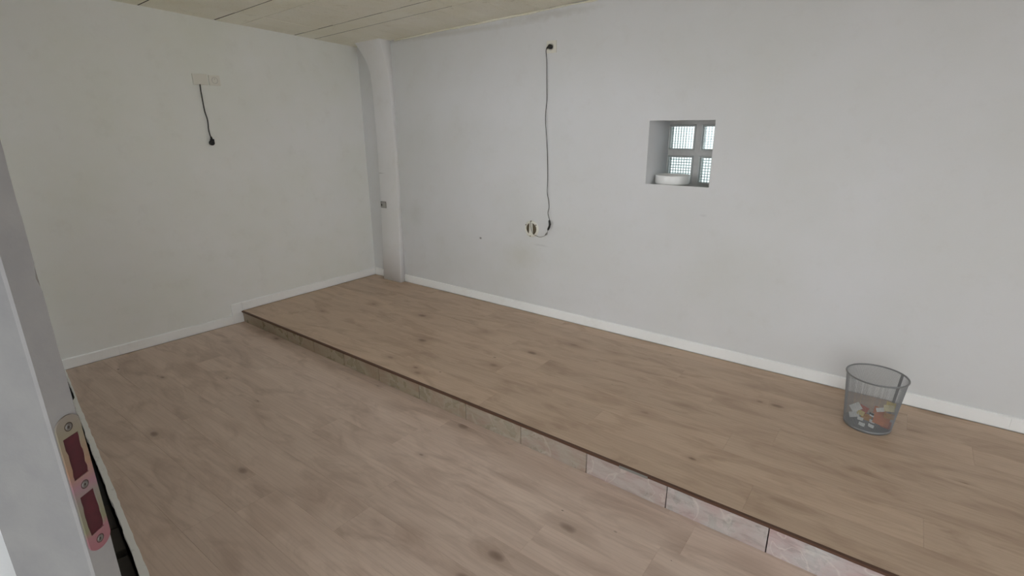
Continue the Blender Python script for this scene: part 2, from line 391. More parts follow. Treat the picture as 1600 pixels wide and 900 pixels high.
# ------------------------------------------------------------------ upper floor planks
floor = struct(empty('floor', (0, 0, 0)))
def clip_poly(poly, f):          # keep f(p) >= 0
    out = []
    for i, p in enumerate(poly):
        q = poly[(i+1) % len(poly)]; a, b = f(p), f(q)
        if a >= 0: out.append(p)
        if (a >= 0) != (b >= 0):
            t = a/(a-b); out.append((p[0]+(q[0]-p[0])*t, p[1]+(q[1]-p[1])*t))
    return out
def plank(poly, zf, th, mat, bev=.0004, name='plank'):
    n = len(poly)
    if n < 3: return
    cx = sum(p[0] for p in poly)/n; cy = sum(p[1] for p in poly)/n
    def inset(p, d): # crude inset towards the centre, per axis
        sx = -1 if p[0] > cx else 1; sy_ = -1 if p[1] > cy else 1
        return (p[0]+sx*d, p[1]+sy_*d)
    gap = .0002
    a = [inset(p, bev+gap) for p in poly]; b = [inset(p, gap) for p in poly]
    v = [(x, y, zf(x, y)) for x, y in a] + [(x, y, zf(x, y)-bev) for x, y in b] + [(x, y, zf(x, y)-th) for x, y in b]
    f = [tuple(range(n)), tuple(range(2*n, 3*n))[::-1]]
    for i in range(n):
        j = (i+1) % n; f += [(i, i+n, j+n, j), (i+n, i+2*n, j+2*n, j+n)]
    bm = bmesh.new(); vv = [bm.verts.new(q) for q in v]
    for q in f: bm.faces.new([vv[i] for i in q])
    return under(obj_bm(name, bm, mat), floor)
LEN = 1.48
upper_rows = {0: .9, 1: 1.75, 2: 2.02, 3: 3.77, 4: 4.16, 5: 2.486, 6: 3.3, 7: 1.2}
for k in range(8):
    y1 = -.102 - .196*(k-1) ; y0 = y1 - .196     # top edge y1, lower edge y0
    if k == 0: y1, y0 = .2, -.102
    else: y1 = -.102 - .196*(k-1); y0 = y1 - .196
    j = upper_rows[k] % LEN
    xs = [XL+.009]; x = j - LEN
    while x < XR:
        if x > XL + .1: xs.append(x)
        x += LEN
    xs.append(XR+.01)
    for a, b in zip(xs, xs[1:]):
        sh = lambda x: -.006*x
        poly = [(a, y0+sh(a)), (b, y0+sh(b)), (b, y1+sh(b)), (a, y1+sh(a))]
        poly = clip_poly(poly, lambda p: wy(p[0])-.010 - p[1]); poly = clip_poly(poly, lambda p: p[1]-(sy(p[0])-.008)) if poly else poly
        if k == 7: poly = [(p[0], sy(p[0])-.008) if p[1] < sy(p[0])+.03 and p[1] < y1+sh(p[0])-.01 else p for p in poly]
        if len(poly) > 2: plank(poly, lambda x, y: 0.0, .009, M_up)
lower_joint = {0: .9, 1: 2.51, 2: .95, 3: 3.45, 4: 2.686, 5: 1.26, 6: .81, 7: 2.23, 8: 1.6, 9: .4, 10: 2.9, 11: 1.1, 12: 2.2}
for k in range(0, 13):
    y1 = -1.535 - .2*(k-1) if k else -1.40; y0 = -1.535 - .2*k
    j = lower_joint[k] % LEN
    xs = [XL+.009]; x = j - LEN
    while x < XR:
        if x > XL + .1: xs.append(x)
        x += LEN
    xs.append(XR+.01)
    for a, b in zip(xs, xs[1:]):
        sh = lambda x: -.004*x
        poly = [(a, y0+sh(a)), (b, y0+sh(b)), (b, y1+sh(b)), (a, y1+sh(a))]
        poly = clip_poly(poly, lambda p: p[1]-ey(p[0])); poly = clip_poly(poly, lambda p: sy(p[0])+.004-p[1]) if poly else poly
        if len(poly) > 2: plank(poly, zl, .009, M_low)
# the beds under the planks
sub = prism('screed', [(XL-.01, ey(XL)), (XR+.01, ey(XR)), (XR+.01, sy(XR)+.06), (XL-.01, sy(XL)+.06)], ZB, [zl(XL, ey(XL))-.009, zl(XR, ey(XR))-.009, zl(XR, sy(XR))-.009, zl(XL, sy(XL))-.009], M_grout)
under(sub, floor)
sub2 = prism('platform_base', [(XL-.01, sy(XL)+.010), (XR+.01, sy(XR)+.010), (XR+.01, wy(XR)+.05), (XL-.01, wy(XL)+.05)], ZB, -.0095, M_grout)
under(sub2, floor)

# ------------------------------------------------------------------ riser tiles and nosing
riser = struct(empty('step_riser', (0, sy(0), 0)))
joints = [XL, .225, .6136, .989, 1.3751, 1.7718, 2.1755, 2.5815, 2.9957, 3.4131, 3.8363, 4.2729, 4.71, 5.15, 5.59, 6.03, 6.47, 6.91, XR]
glare_tint = [.0, .05, .1, .1, .12, .2, .3, .4, .55, .8, .9, 1, 1, 1, .9, .8, .8, .8]  # paler towards the doorway: its glare is painted into the tile colour
for i, (a, b) in enumerate(zip(joints, joints[1:])):
    g = .0022; a1, b1 = a+g, b-g; zt = -.0095
    fr = random.uniform(-.0008, .0008)
    pr = [(0, -.001), (.0, 0)]
    def q(x, d, z): return (x, sy(x)+d, z)
    za, zb = zl(a1, sy(a1))+.0015, zl(b1, sy(b1))+.0015
    e = .0018
    v = [q(a1+e, fr, za), q(b1-e, fr, zb), q(b1-e, fr, zt-e), q(a1+e, fr, zt-e),
         q(a1, fr+e, za), q(b1, fr+e, zb), q(b1, fr+e, zt), q(a1, fr+e, zt),
         q(a1, .009, za), q(b1, .009, zb), q(b1, .009, zt), q(a1, .009, zt)]
    f = [(0, 1, 2, 3), (8, 11, 10, 9)]
    for s in range(4):
        t = (s+1) % 4; f += [(s, s+4, t+4, t), (s+4, s+8, t+8, t+4)]
    o = obj('tile', v, f, M_tile); o['glare_tint'] = glare_tint[i]; under(o, riser)
v = []
xs = [XL + (XR-XL)*i/60 for i in range(61)]
bm = bmesh.new(); ring = []
for x in xs:
    wv = random.uniform(-.0006, .0006)
    ring.append([bm.verts.new((x, sy(x)+dy, dz)) for dy, dz in ((-.0120+wv, .0002), (-.0120+wv, -.0112), (.004, -.0112), (.004, .0002))])
for a, b in zip(ring, ring[1:]):
    for j in range(4): bm.faces.new((a[j], a[(j+1) % 4], b[(j+1) % 4], b[j]))
under(obj_bm('nosing', bm, M_nose), riser)
# grey patch of filler on the nosing
under(box('filler', (3.60, sy(3.66)-.0155, -.0145), (3.745, sy(3.66)+.002, -.0020), M_greybox, None, .001), riser)

# ------------------------------------------------------------------ baseboards
BH, BT = .0775, .013
def board(name, pts, zf, nrm, splits, mat=M_base, h=BH):
    """pts: 2 end points in plan along the wall; boards are split in lengths"""
    root = struct(empty(name, (pts[0][0], pts[0][1], 0)))
    a, b = Vector((*pts[0], 0)), Vector((*pts[1], 0)); L = (b-a).length; d = (b-a)/L; n_ = Vector((*nrm, 0))
    cuts = [0] + splits + [L]
    for s, t in zip(cuts, cuts[1:]):
        s += .0004; t -= .0004; bm = bmesh.new(); prof = [(0, .0055), (BT, .0055), (BT, h-.004), (BT-.004, h), (0, h+.001)]
        k = max(1, int((t-s)/.3)); rings = []
        for i in range(k+1):
            p = a + d*(s+(t-s)*i/k); z = zf(p.x, p.y)
            rings.append([bm.verts.new((p.x+n_.x*o_, p.y+n_.y*o_, z+zz)) for o_, zz in prof])
        for r, r2 in zip(rings, rings[1:]):
            for j in range(5): bm.faces.new((r[j], r[(j+1) % 5], r2[(j+1) % 5], r2[j]))
        bm.faces.new(rings[0]); bm.faces.new(rings[-1][::-1])
        under(obj_bm('board', bm, mat), root)
    return root
board('baseboard_back', [(.378, wy(.378)), (XR, wy(XR))], lambda x, y: 0, (0, -1), [2.37, 4.77])
board('baseboard_corner', [(XL+BT, wy(XL)), (.10, wy(.1))], lambda x, y: 0, (0, -1), [])
bl = board('baseboard_left', [(XL, wy(XL)-BT), (XL, sy(XL)+.0)], lambda x, y: 0, (1, 0), [])
b2 = board('baseboard_lower', [(XL, -1.551), (XL, -2.79)], zl, (1, 0), [.862])
# the return block between the two heights
bm = bmesh.new(); box_bm(bm, (XL, -1.551, -.1), (XL+BT, sy(XL)-.001, BH), 0)
for vv in bm.verts:
    if vv.co.z < 0: vv.co.z = zl(vv.co.x, vv.co.y) + .0025
struct(obj_bm('baseboard_return', bm, M_base))

# ------------------------------------------------------------------ corner pillar with flared head
secs = [(0.0, .100, -.020), (.4, .104, -.004), (.95, .106, .015), (1.4, .106, .020), (1.9, .108, .012), (2.06, .110, .000), (2.14, .103, -.018), (2.20, .088, -.036), (2.27, .052, -.056), (2.335, .012, -.076), (2.37, -.004, -.084)]
bm = bmesh.new(); rings = []
for z, xl, yf in secs:
    xr = .376
    rr = .012
    yy = wy(.2)+.02
    pr = [(xl, yy), (xl, yf+rr), (xl+rr*.3, yf+rr*.3), (xl+rr, yf), (xr-rr*.7, yf), (xr-rr*.2, yf+rr*.2), (xr, yf+rr*.7), (xr, yy)]
    rings.append([bm.verts.new((a, b, z+.0005)) for a, b in pr])
for a, b in zip(rings, rings[1:]):
    for j in range(8): bm.faces.new((a[j], a[(j+1) % 8], b[(j+1) % 8], b[j]))
bm.faces.new(rings[0][::-1]); bm.faces.new(rings[-1])
pil = struct(obj_bm('pillar', bm, M_pillar, None, False))
for p_ in pil.data.polygons: p_.use_smooth = abs(p_.normal.z) < .9
# open wall box on the pillar
t = tag(empty('wall_box', (.165, .012, .80)), 'small open grey electrical box without cover on the corner pillar', 'electrical box')
bm = bmesh.new()
x0, x1, z0, z1, yf = .124, .196, .772, .829, .0060
box_bm(bm, (x0, yf, z0), (x1, yf+.003, z1), .001)
under(obj_bm('back_plate', bm, plain('bare_grey_box', rgb(168, 166, 162), .8)), t)
bm = bmesh.new()
for lo, hi in (((x0-.004, yf-.003, z1), (x1+.004, yf+.003, z1+.005)), ((x0-.002, yf-.003, z0-.004), (x1+.004, yf+.003, z0)), ((x0-.004, yf-.003, z0), (x0, yf+.003, z1)), ((x1, yf-.003, z0), (x1+.004, yf+.003, z1))):
    box_bm(bm, lo, hi, .001)
under(obj_bm('box_rim', bm, M_greybox), t)
under(box('knockout_hole', (x0+.001, yf-.0012, z0+.014), (x0+.016, yf+.001, z0+.034), M_black, None, .001), t)

# ------------------------------------------------------------------ glass block window in the niche
win = struct(empty('window_1', (3.2, NY, 1.18)))
def glassm():
    n = NT('block_glass'); t_ = n.t
    for x in list(t_.nodes):
        if x.name != 'Material Output': t_.nodes.remove(x)
    tr = t_.nodes.new('ShaderNodeBsdfTransparent'); tr.inputs[0].default_value = (.56, .59, .58, 1)
    gl = t_.nodes.new('ShaderNodeBsdfGlossy'); gl.inputs['Roughness'].default_value = .12
    lw = t_.nodes.new('ShaderNodeLayerWeight'); lw.inputs[0].default_value = .35
    mx = t_.nodes.new('ShaderNodeMixShader'); t_.links.new(lw.outputs['Fresnel'], mx.inputs[0]); t_.links.new(tr.outputs[0], mx.inputs[1]); t_.links.new(gl.outputs[0], mx.inputs[2])
    t_.links.new(mx.outputs[0], t_.nodes['Material Output'].inputs[0]); return n.m
M_glass = glassm()
def ribm():
    n = NT('block_glass_rib'); t_ = n.t
    for x in list(t_.nodes):
        if x.name != 'Material Output': t_.nodes.remove(x)
    tr = t_.nodes.new('ShaderNodeBsdfTransparent'); tr.inputs[0].default_value = (.50, .54, .54, 1)
    gl = t_.nodes.new('ShaderNodeBsdfGlossy'); gl.inputs['Roughness'].default_value = .1; gl.inputs[0].default_value = (.6, .65, .65, 1)
    mx = t_.nodes.new('ShaderNodeMixShader'); mx.inputs[0].default_value = .12; t_.links.new(tr.outputs[0], mx.inputs[1]); t_.links.new(gl.outputs[0], mx.inputs[2])
    t_.links.new(mx.outputs[0], t_.nodes['Material Output'].inputs[0]); return n.m
M_rib = ribm()
M_rim = plain('block_glass_rim', rgb(196, 199, 197), .3)
M_mortar = NT('window_mortar'); M_mortar = M_mortar.set(M_mortar.mix(M_mortar.noise(M_mortar.pos(), 40, 4), rgb(214, 213, 210), rgb(190, 189, 186)), .85)
# mortar grid: one real lattice filling the niche behind the blocks
panes = [(2.997, 3.176), (3.238, 3.417)]; levels = [(1.166, 1.347), (1.404, 1.567)]
RB = .012
bm = bmesh.new(); yb = NY+.012
xsv = [NX0, panes[0][0]-RB, panes[0][1]+RB, panes[1][0]-RB, panes[1][1]+RB, NX1]
zsv = [NZ0-.044, levels[0][0]-.005, levels[0][1]+RB-.001, levels[1][0]-.005, levels[1][1]+RB, NZ1]
for i in (0, 2, 4):
    if xsv[i+1] > xsv[i]: box_bm(bm, (xsv[i], yb, NZ0-.044), (xsv[i+1], yb+.07, NZ1), 0)
for i in (0, 2, 4):
    if zsv[i+1] > zsv[i]: box_bm(bm, (NX0, yb+.0005, zsv[i]), (NX1, yb+.0705, zsv[i+1]), 0)
under(obj_bm('mortar', bm, M_mortar), win)
for (px0, px1) in panes:
    for li, (pz0, pz1) in enumerate(levels):
        blk = empty('glass_block', (px0, NY, pz0)); blk.parent = win; blk.matrix_parent_inverse = Matrix.Translation(win.location).inverted()
        # bevelled frame of thick glass
        bm = bmesh.new(); o_, i_ = [], []
        for (ex, y) in ((RB, NY+.012), (RB*.55, NY+.002), (0.0, NY+.004), (-.003, NY+.012), (-.003, NY+.075), (RB, NY+.075)):
            o_.append([bm.verts.new(p) for p in ((px0-ex, y, pz0-min(ex, .006)), (px1+ex, y, pz0-min(ex, .006)), (px1+ex, y, pz1+ex), (px0-ex, y, pz1+ex))])
        for a, b in zip(o_, o_[1:] + o_[:1]):
            for j in range(4): bm.faces.new((a[j], a[(j+1) % 4], b[(j+1) % 4], b[j]))
        e_ = obj_bm('rim', bm, M_rim); e_.parent = blk; e_.matrix_parent_inverse = Matrix.Translation(blk.location).inverted()
        # pane with vertical ribs in front, horizontal ribs behind
        bm = bmesh.new()
        nv = 9; w = (px1-px0)
        box_bm(bm, (px0, NY+.030, pz0), (px1, NY+.032, pz1))
        e_ = obj_bm('pane', bm, M_glass); e_.parent = blk; e_.matrix_parent_inverse = Matrix.Translation(blk.location).inverted()
        bm = bmesh.new()
        for i in range(nv+1):
            x = px0 + w*i/nv; box_bm(bm, (x-.0032, NY+.014, pz0), (x+.0032, NY+.020, pz1), .0015)
        nh = 9
        for i in range(nh+1):
            z = pz0 + (pz1-pz0)*i/nh; hw = .0028 if li == 0 else .0014
            box_bm(bm, (px0, NY+.044, z-hw), (px1, NY+.050, z+hw), .001)
        e_ = obj_bm('rib', bm, M_rib); e_.parent = blk; e_.matrix_parent_inverse = Matrix.Translation(blk.location).inverted(); e_['kind'] = 'stuff'

# white dish in the niche
dx, dy, dr = 3.118, .200, .121
dish = tag(empty('dish', (dx, dy, NZ0-.0085)), 'round white dish standing in the small window niche', 'dish')
lathe('bowl', [(0, 0), (dr*.93, 0), (dr*.985, .006), (dr, .014), (dr, .060), (dr-.002, .064), (dr-.006, .064), (dr-.008, .06), (dr-.010, .014), (dr*.86, .008), (0, .008)], M_dish, dish, 56)
# ------------------------------------------------------------------ sockets and cables
# left wall: blank cover + socket (plane x = XL)
def lw(y, z, d=0): return (XL+d, y, z)
t = tag(empty('blank_cover', lw(-1.485, 1.93)), 'blank white cover plate high on the left wall, black cable leaving below', 'cover plate')
under(box('plate', (XL, -1.547, 1.892), (XL+.011, -1.436, 1.974), M_plastic, None, .0035), t)
t = tag(empty('socket', lw(-1.381, 1.93)), 'white wall socket beside the blank cover on the left wall', 'socket')
MX = Matrix.Translation((XL, -1.381, 1.931)) @ Matrix.Rotation(math.pi/2, 4, 'Y')
under(box('plate', (XL, -1.424, 1.892), (XL+.010, -1.338, 1.970), M_plastic, None, .003), t)
ins_ = under(lathe('insert', [(0, .0035), (.0185, .0035), (.0205, .0105), (.0235, .0118), (.025, .010), (.025, .006), (0, .002)], plain('socket_shade', rgb(196, 194, 186), .45), None, 28, MX), t)
for dyy, dzz in ((-.0095, -.001), (.0095, -.001)):
    lathe('contact_hole', [(0, .0038), (.0027, .0038), (.0027, .0025), (0, .0025)], M_black, ins_, 10, Matrix.Translation((0, dyy, dzz)) @ MX)
lathe('earth_pin', [(0, .012), (.0024, .0115), (.0024, .003), (0, .003)], M_steel, ins_, 10, Matrix.Translation((0, 0, .010)) @ MX)
t = tag(empty('power_cable', lw(-1.50, 1.892)), 'short black cable with a loose plug hanging down the left wall', 'cable')
cp = [(-1.500, 1.897), (-1.503, 1.84), (-1.502, 1.783), (-1.498, 1.697), (-1.486, 1.628), (-1.489, 1.55), (-1.484, 1.497)]
under(tube('cord', [lw(y, z, .011+.004*math.sin(i)) for i, (y, z) in enumerate(cp)], .0042, M_black), t)
bm = bmesh.new()
tube_bm(bm, [lw(-1.484, 1.502, .013), lw(-1.482, 1.487, .014), lw(-1.480, 1.474, .016)], [.006, .0085, .010], 12)
lathe_bm(bm, [(0, 0), (.017, 0), (.0195, .003), (.0205, .014), (.019, .024), (.013, .027), (0, .027)], 24, Matrix.Translation((XL+.004, -1.486, 1.452)) @ Matrix.Rotation(math.pi/2, 4, 'Y'))
box_bm(bm, (XL+.006, -1.494, 1.455), (XL+.027, -1.466, 1.482), .004)
under(obj_bm('plug', bm, M_black, None, True), t)

# long wall: high socket with plug and long cord
def lg(x, z, d=0): return (x, wy(x)-d, z)
t = tag(empty('socket', lg(2.180, 2.135)), 'white wall socket high on the long wall with a black plug in it', 'socket')
bm = bmesh.new(); box_bm(bm, (2.138, wy(2.18)-.010, 2.094), (2.222, wy(2.18)+.001, 2.179), .003); under(obj_bm('plate', bm, M_plastic), t)
MY = Matrix.Translation((2.176, wy(2.176), 2.137)) @ Matrix.Rotation(math.pi/2, 4, 'X')
under(lathe('insert', [(0, .004), (.0185, .004), (.0205, .0105), (.0235, .0118), (.025, .0095), (.025, .006), (0, .002)], plain('socket_shade_2', rgb(188, 186, 178), .45), None, 28, MY), t)
t = tag(empty('power_cable', lg(2.176, 2.137)), 'thin dark cord running from the high socket down the long wall', 'cord')
bm = bmesh.new()
lathe_bm(bm, [(0, .005), (.015, .005), (.0165, .012), (.0160, .032), (.012, .036), (0, .036)], 20, Matrix.Translation((2.178, wy(2.178), 2.136)) @ Matrix.Rotation(math.pi/2, 4, 'X'))
tube_bm(bm, [lg(2.172, 2.136, .026), lg(2.156, 2.133, .024), lg(2.145, 2.126, .020)], [.010, .007, .0045], 10)
under(obj_bm('plug', bm, M_black, None, True), t)
c2 = [(2.147, 2.129), (2.1385, 2.112), (2.136, 2.08), (2.139, 2.035), (2.144, 1.931), (2.147, 1.85), (2.146, 1.765), (2.137, 1.676), (2.139, 1.617), (2.149, 1.497), (2.159, 1.344), (2.166, 1.165), (2.166, 1.063), (2.179, .99), (2.182, .94), (2.182, .899), (2.194, .86), (2.199, .838)]
under(tube('cord', [lg(x, z, .018 if i < 2 else .010+.003*math.sin(i*1.7)+(.012 if i > 14 else 0)) for i, (x, z) in enumerate(c2)], .0026, M_cable), t)
bm = bmesh.new()
tube_bm(bm, [lg(2.198, .842, .024), lg(2.200, .832, .026), lg(2.206, .806, .028), lg(2.200, .785, .028), lg(2.190, .765, .027), lg(2.187, .757, .026)], [.005, .0085, .0095, .0092, .0085, .005], 12)
under(obj_bm('connector', bm, M_black, None, True), t)
th = [(2.187, .760, .026), (2.181, .739, .025), (2.168, .718, .024), (2.146, .702, .022), (2.104, .689, .020), (2.060, .698, .020), (2.030, .716, .022), (2.015, .770, .026), (2.001, .812, .014)]
under(tube('lead', [lg(*q_) for q_ in th], .0021, M_greycable), t)
bm = bmesh.new(); tube_bm(bm, [lg(2.180, .736, .026), lg(2.172, .722, .026), lg(2.160, .712, .025)], [.005, .0085, .004], 8)
under(obj_bm('clip', bm, M_greybox, None, True), t)

# round junction box cover with central bar
jb = tag(empty('junction_box', lg(2.008, .745)), 'round cream junction box cover with a middle bar and two dark openings', 'junction box')
jx, jz = 2.008, .745
MJ = Matrix.Translation((jx, wy(jx), jz)) @ Matrix.Rotation(math.pi/2, 4, 'X')
ro, ri = .070, .052
under(lathe('ring', [(ro, .0), (ro, .004), (ro-.004, .009), (ri+.004, .012), (ri, .010), (ri-.001, .002)], M_ivory, None, 40, MJ), jb)
under(lathe('recess', [(0, .0015), (ri, .0015), (ri, .0005), (0, .0005)], M_brownin, None, 40, MJ), jb)
bm = bmesh.new()
vv = []
for zz in (.006, .016):
    for (ax, az_) in ((-.016, ri+.002), (.012, ri+.002), (.020, -ri-.002), (-.022, -ri-.002)):
        vv.append(bm.verts.new(MJ @ Vector((ax, az_, zz))))
for f in ((0, 1, 2, 3), (7, 6, 5, 4), (0, 4, 5, 1), (1, 5, 6, 2), (2, 6, 7, 3), (3, 7, 4, 0)): bm.faces.new([vv[i] for i in f])
bmesh.ops.recalc_face_normals(bm, faces=bm.faces); bmesh.ops.bevel(bm, geom=bm.edges[:], offset=.002, segments=2, affect='EDGES')
under(obj_bm('bar', bm, M_ivory), jb)
for a in (90, 30+8, 150, 262):
    r_ = .061 if a != 90 else .066
    under(lathe('screw', [(0, .014), (.0045, .0135), (.005, .009), (0, .009)], M_brownin, None, 10, MJ @ Matrix.Translation((r_*math.cos(math.radians(a)), r_*math.sin(math.radians(a)), 0))), jb)

# ------------------------------------------------------------------ waste basket
BX, BY = 4.533, -.392
bk = tag(empty('waste_basket', (BX, BY, 0)), 'grey wire mesh waste basket on the raised floor near the long wall', 'waste basket')
M_mesh = plain('grey_wire', rgb(146, 148, 150), .5, .0)
M_rimb = plain('grey_steel_rim', rgb(128, 130, 131), .4, .2)
r0, r1, H = .110, .139, .297
rad = lambda z: r0 + (r1-r0)*z/H
bm = bmesh.new()
NVW, NHW = 168, 66
w_ = .00056
for i in range(NVW):
    a = 2*math.pi*i/NVW; ca, sa = math.cos(a), math.sin(a)
    p0, p1 = Vector((ca*rad(.014), sa*rad(.014), .014)), Vector((ca*rad(H-.003), sa*rad(H-.003), H-.003)); tt = Vector((-sa, ca, 0)); nn = Vector((ca, sa, 0))
    vs = []
    for p_ in (p0, p1): vs.append([bm.verts.new(p_+tt*w_), bm.verts.new(p_-tt*w_*.5+nn*w_*.9), bm.verts.new(p_-tt*w_*.5-nn*w_*.9)])
    for j in range(3): bm.faces.new((vs[0][j], vs[0][(j+1) % 3], vs[1][(j+1) % 3], vs[1][j]))
for k in range(NHW):
    z = .016 + (H-.022)*k/(NHW-1); r = rad(z); prev = None; first = None
    lathe_bm(bm, [(r+w_, z), (r-w_*.6, z+w_*.8), (r-w_*.6, z-w_*.8)], 72, close=True)
o = obj_bm('wire_mesh', bm, M_mesh, bk); o['kind'] = 'stuff'
def ring_prof(R, z, r, n=10): return [(R+r*math.cos(2*math.pi*i/n), z+r*math.sin(2*math.pi*i/n)) for i in range(n)]
lathe('rim', ring_prof(r1+.001, H, .0042), M_rimb, bk, 64, close=True)
lathe('base', [(0, .004), (r0-.006, .004), (r0-.002, .0165), (r0+.0025, .0165), (r0+.001, .001), (r0-.006, 0), (0, 0)], M_rimb, bk, 64)
bm = bmesh.new()
ca, sa = math.cos(math.radians(38)), math.sin(math.radians(38))
a0, a1 = Vector((ca*(rad(.015)-.001), sa*(rad(.015)-.001), .015)), Vector((ca*(rad(H)-.001), sa*(rad(H)-.001), H)); tt = Vector((-sa, ca, 0))*.009
v_ = [bm.verts.new(p_) for p_ in (a0-tt, a0+tt, a1+tt, a1-tt)]; bm.faces.new(v_)
rr_ = bmesh.ops.extrude_face_region(bm, geom=bm.faces[:]); [setattr(q_, 'co', q_.co - Vector((ca, sa, 0))*.0012) for q_ in rr_['geom'] if isinstance(q_, bmesh.types.BMVert)]
obj_bm('seam_strip', bm, M_mesh, bk)

# papers in the basket
cols = {'white': rgb(214, 216, 214), 'yellow': rgb(206, 188, 120), 'orange': rgb(196, 120, 76), 'red': rgb(168, 84, 62), 'cream': rgb(216, 208, 168), 'black': rgb(34, 32, 32), 'ochre': rgb(176, 128, 60)}
PM = {k: plain('paper_'+k, c, .7) for k, c in cols.items()}
def scrap(name, label, x, y, z, sx, sy_, rot, col, bend=.25, group='paper scraps in the waste basket', cat='paper'):
    n = 4; v = []; f = []
    for i in range(n+1):
        for j in range(n+1):
            u, w = i/n-.5, j/n-.5
            v.append((u*sx, w*sy_, bend*sx*(u*u*2 + .5*u*w) + random.uniform(-.03, .03)*sx))
    for i in range(n):
        for j in range(n):
            a = i*(n+1)+j; f.append((a, a+n+1, a+n+2, a+1))
    o = obj(name, v, f, PM[col]); o.location = (x, y, z); o.rotation_euler = rot
    md = o.modifiers.new('thickness', 'SOLIDIFY'); md.thickness = .0008
    tag(o, label, cat, group); return o
R = math.radians
# face the front wall of the basket (towards -y), leaning
def R3(t, r, s=0): return (R(t), R(r), R(s))
P = [
 ('paper_scrap', 'largest white paper sheet standing at left inside the mesh basket', 4.470, -.432, .104, .050, .040, R3(62, -38, 10), 'white'),
 ('paper_scrap', 'lower greyish white paper piece under the largest sheet in the basket', 4.468, -.440, .064, .045, .030, R3(60, -20, 6), 'white'),
 ('paper_scrap', 'yellow paper scrap beside the red piece at left in the basket', 4.496, -.436, .080, .032, .026, R3(58, 15, 0), 'yellow'),
 ('paper_scrap', 'small white scrap, upper left of the four low ones in basket', 4.499, -.452, .053, .027, .017, R3(55, 10, 12), 'white'),
 ('paper_scrap', 'small white scrap, upper right of the four low ones in basket', 4.551, -.458, .057, .027, .016, R3(50, 18, 20), 'white'),
 ('paper_scrap', 'small white scrap at the very bottom left of the basket', 4.510, -.458, .026, .028, .019, R3(45, 12, 4), 'white'),
 ('paper_scrap', 'small white scrap at the very bottom middle of the basket', 4.551, -.462, .032, .028, .017, R3(48, 20, 12), 'white'),
 ('paper_scrap', 'white paper scrap high in the middle of the basket heap', 4.577, -.425, .120, .036, .022, R3(55, -15, 12), 'white'),
 ('paper_scrap', 'large cream paper scrap high at right in the basket', 4.612, -.412, .134, .046, .034, R3(62, -6, 12), 'cream'),
 ('paper_scrap', 'yellow edged paper standing behind the cream scrap in basket', 4.618, -.396, .148, .040, .030, R3(70, 5, 0), 'yellow'),
 ('paper_scrap', 'small black and white scrap in the centre of the basket', 4.543, -.446, .094, .022, .009, R3(50, 22, 10), 'black'),
 ('paper_scrap', 'tiny white strip just below the black scrap in basket', 4.545, -.448, .084, .020, .007, R3(50, 22, 10), 'white'),
 ('wrapper', 'red wrapper behind the yellow scrap at left in the basket', 4.503, -.418, .096, .044, .036, R3(60, 20, 0), 'red'),
 ('wrapper', 'big orange wrapper crumpled in the right half of the basket', 4.588, -.435, .068, .075, .056, R3(58, 12, 10), 'orange'),
 ('wrapper', 'ochre wrapper on the right side of the basket heap', 4.617, -.430, .098, .050, .028, R3(60, 10, 18), 'ochre'),
 ('wrapper', 'dark red wrapper low at right in the basket', 4.612, -.425, .044, .050, .040, R3(55, 12, 14), 'red'),
 ('wrapper', 'ochre wrapper lying in the left centre of the basket', 4.523, -.432, .062, .046, .036, R3(50, 10, 0), 'ochre'),
 ('wrapper', 'red-orange wrapper high in the middle behind the white scrap', 4.575, -.402, .100, .052, .040, R3(60, 8, 0), 'orange'),
]
for a in P:
    scrap(a[0], a[1], a[2], a[3], a[4], a[5], a[6], a[7], a[8], group=None, cat='paper' if a[0] == 'paper_scrap' else 'wrapper')

# ------------------------------------------------------------------ door post with strike plate
def post_mat():
    n = NT('grey_door_post_paint'); p = n.pos()
    c = n.mix(n.ramp(n.noise(p, 14, 4, .6), [(.35, 0), (.7, 1)]), rgb(138, 136, 136), rgb(148, 146, 144))
    for ctr, rd in (((3.545, -3.49, .865), .02), ((3.53, -3.50, .835), .03), ((3.555, -3.485, .90), .014)):
        v = n.t.nodes.new('ShaderNodeVectorMath'); v.operation = 'DISTANCE'; n.l(p, v.inputs[0]); v.inputs[1].default_value = ctr
        d = n.math('ADD', n.math('DIVIDE', v.outputs['Value'], rd), n.math('MULTIPLY', n.noise(p, 60, 3), .9))
        c = n.mix(n.ramp(d, [(.35, .6), (1.1, 0)]), c, rgb(120, 104, 96))
    n.set(c, .55, 0, .4); n.bump(n.noise(p, 220, 3), .2, .001); return n.m
M_post = post_mat()
door = struct(empty('door_1', (V1[0], V1[1], 0)))
A_, B_, C_ = Vector((*V1, 0)), Vector((*V2, 0)), Vector((*V3, 0))
bm = bmesh.new(); rings = []
zs = [-.44 + 3.0*i/150 for i in range(151)]
dAB = (B_-A_).normalized(); nA = Vector((-dAB.y, dAB.x, 0)); nA = nA if nA.dot(Vector((1, 0, 0))) > 0 else -nA
dBC = (C_-B_).normalized(); nB = Vector((-dBC.y, dBC.x, 0)); nB = nB if nB.dot(Vector((0, -1, 0))) > 0 else -nB
back1 = A_ + Vector((-.10, .016, 0)); back2 = C_ + Vector((-.03, .05, 0))
for z in zs:
    ch = random.uniform(0, .0012) + (.004 if random.random() < .05 else 0)
    a1 = A_ + dAB*(.001+ch); a0 = A_ - nA*(.002+ch)
    b0 = B_ - dAB*.003; b1 = B_ + dBC*.003
    rings.append([bm.verts.new((p_.x, p_.y, z)) for p_ in (a0, a1, b0, b1, C_, back2, back1)])
for a, b in zip(rings, rings[1:]):
    for j in range(7): bm.faces.new((a[j], a[(j+1) % 7], b[(j+1) % 7], b[j]))
bm.faces.new(rings[0][::-1]); bm.faces.new(rings[-1])
under(obj_bm('post', bm, M_post), door)
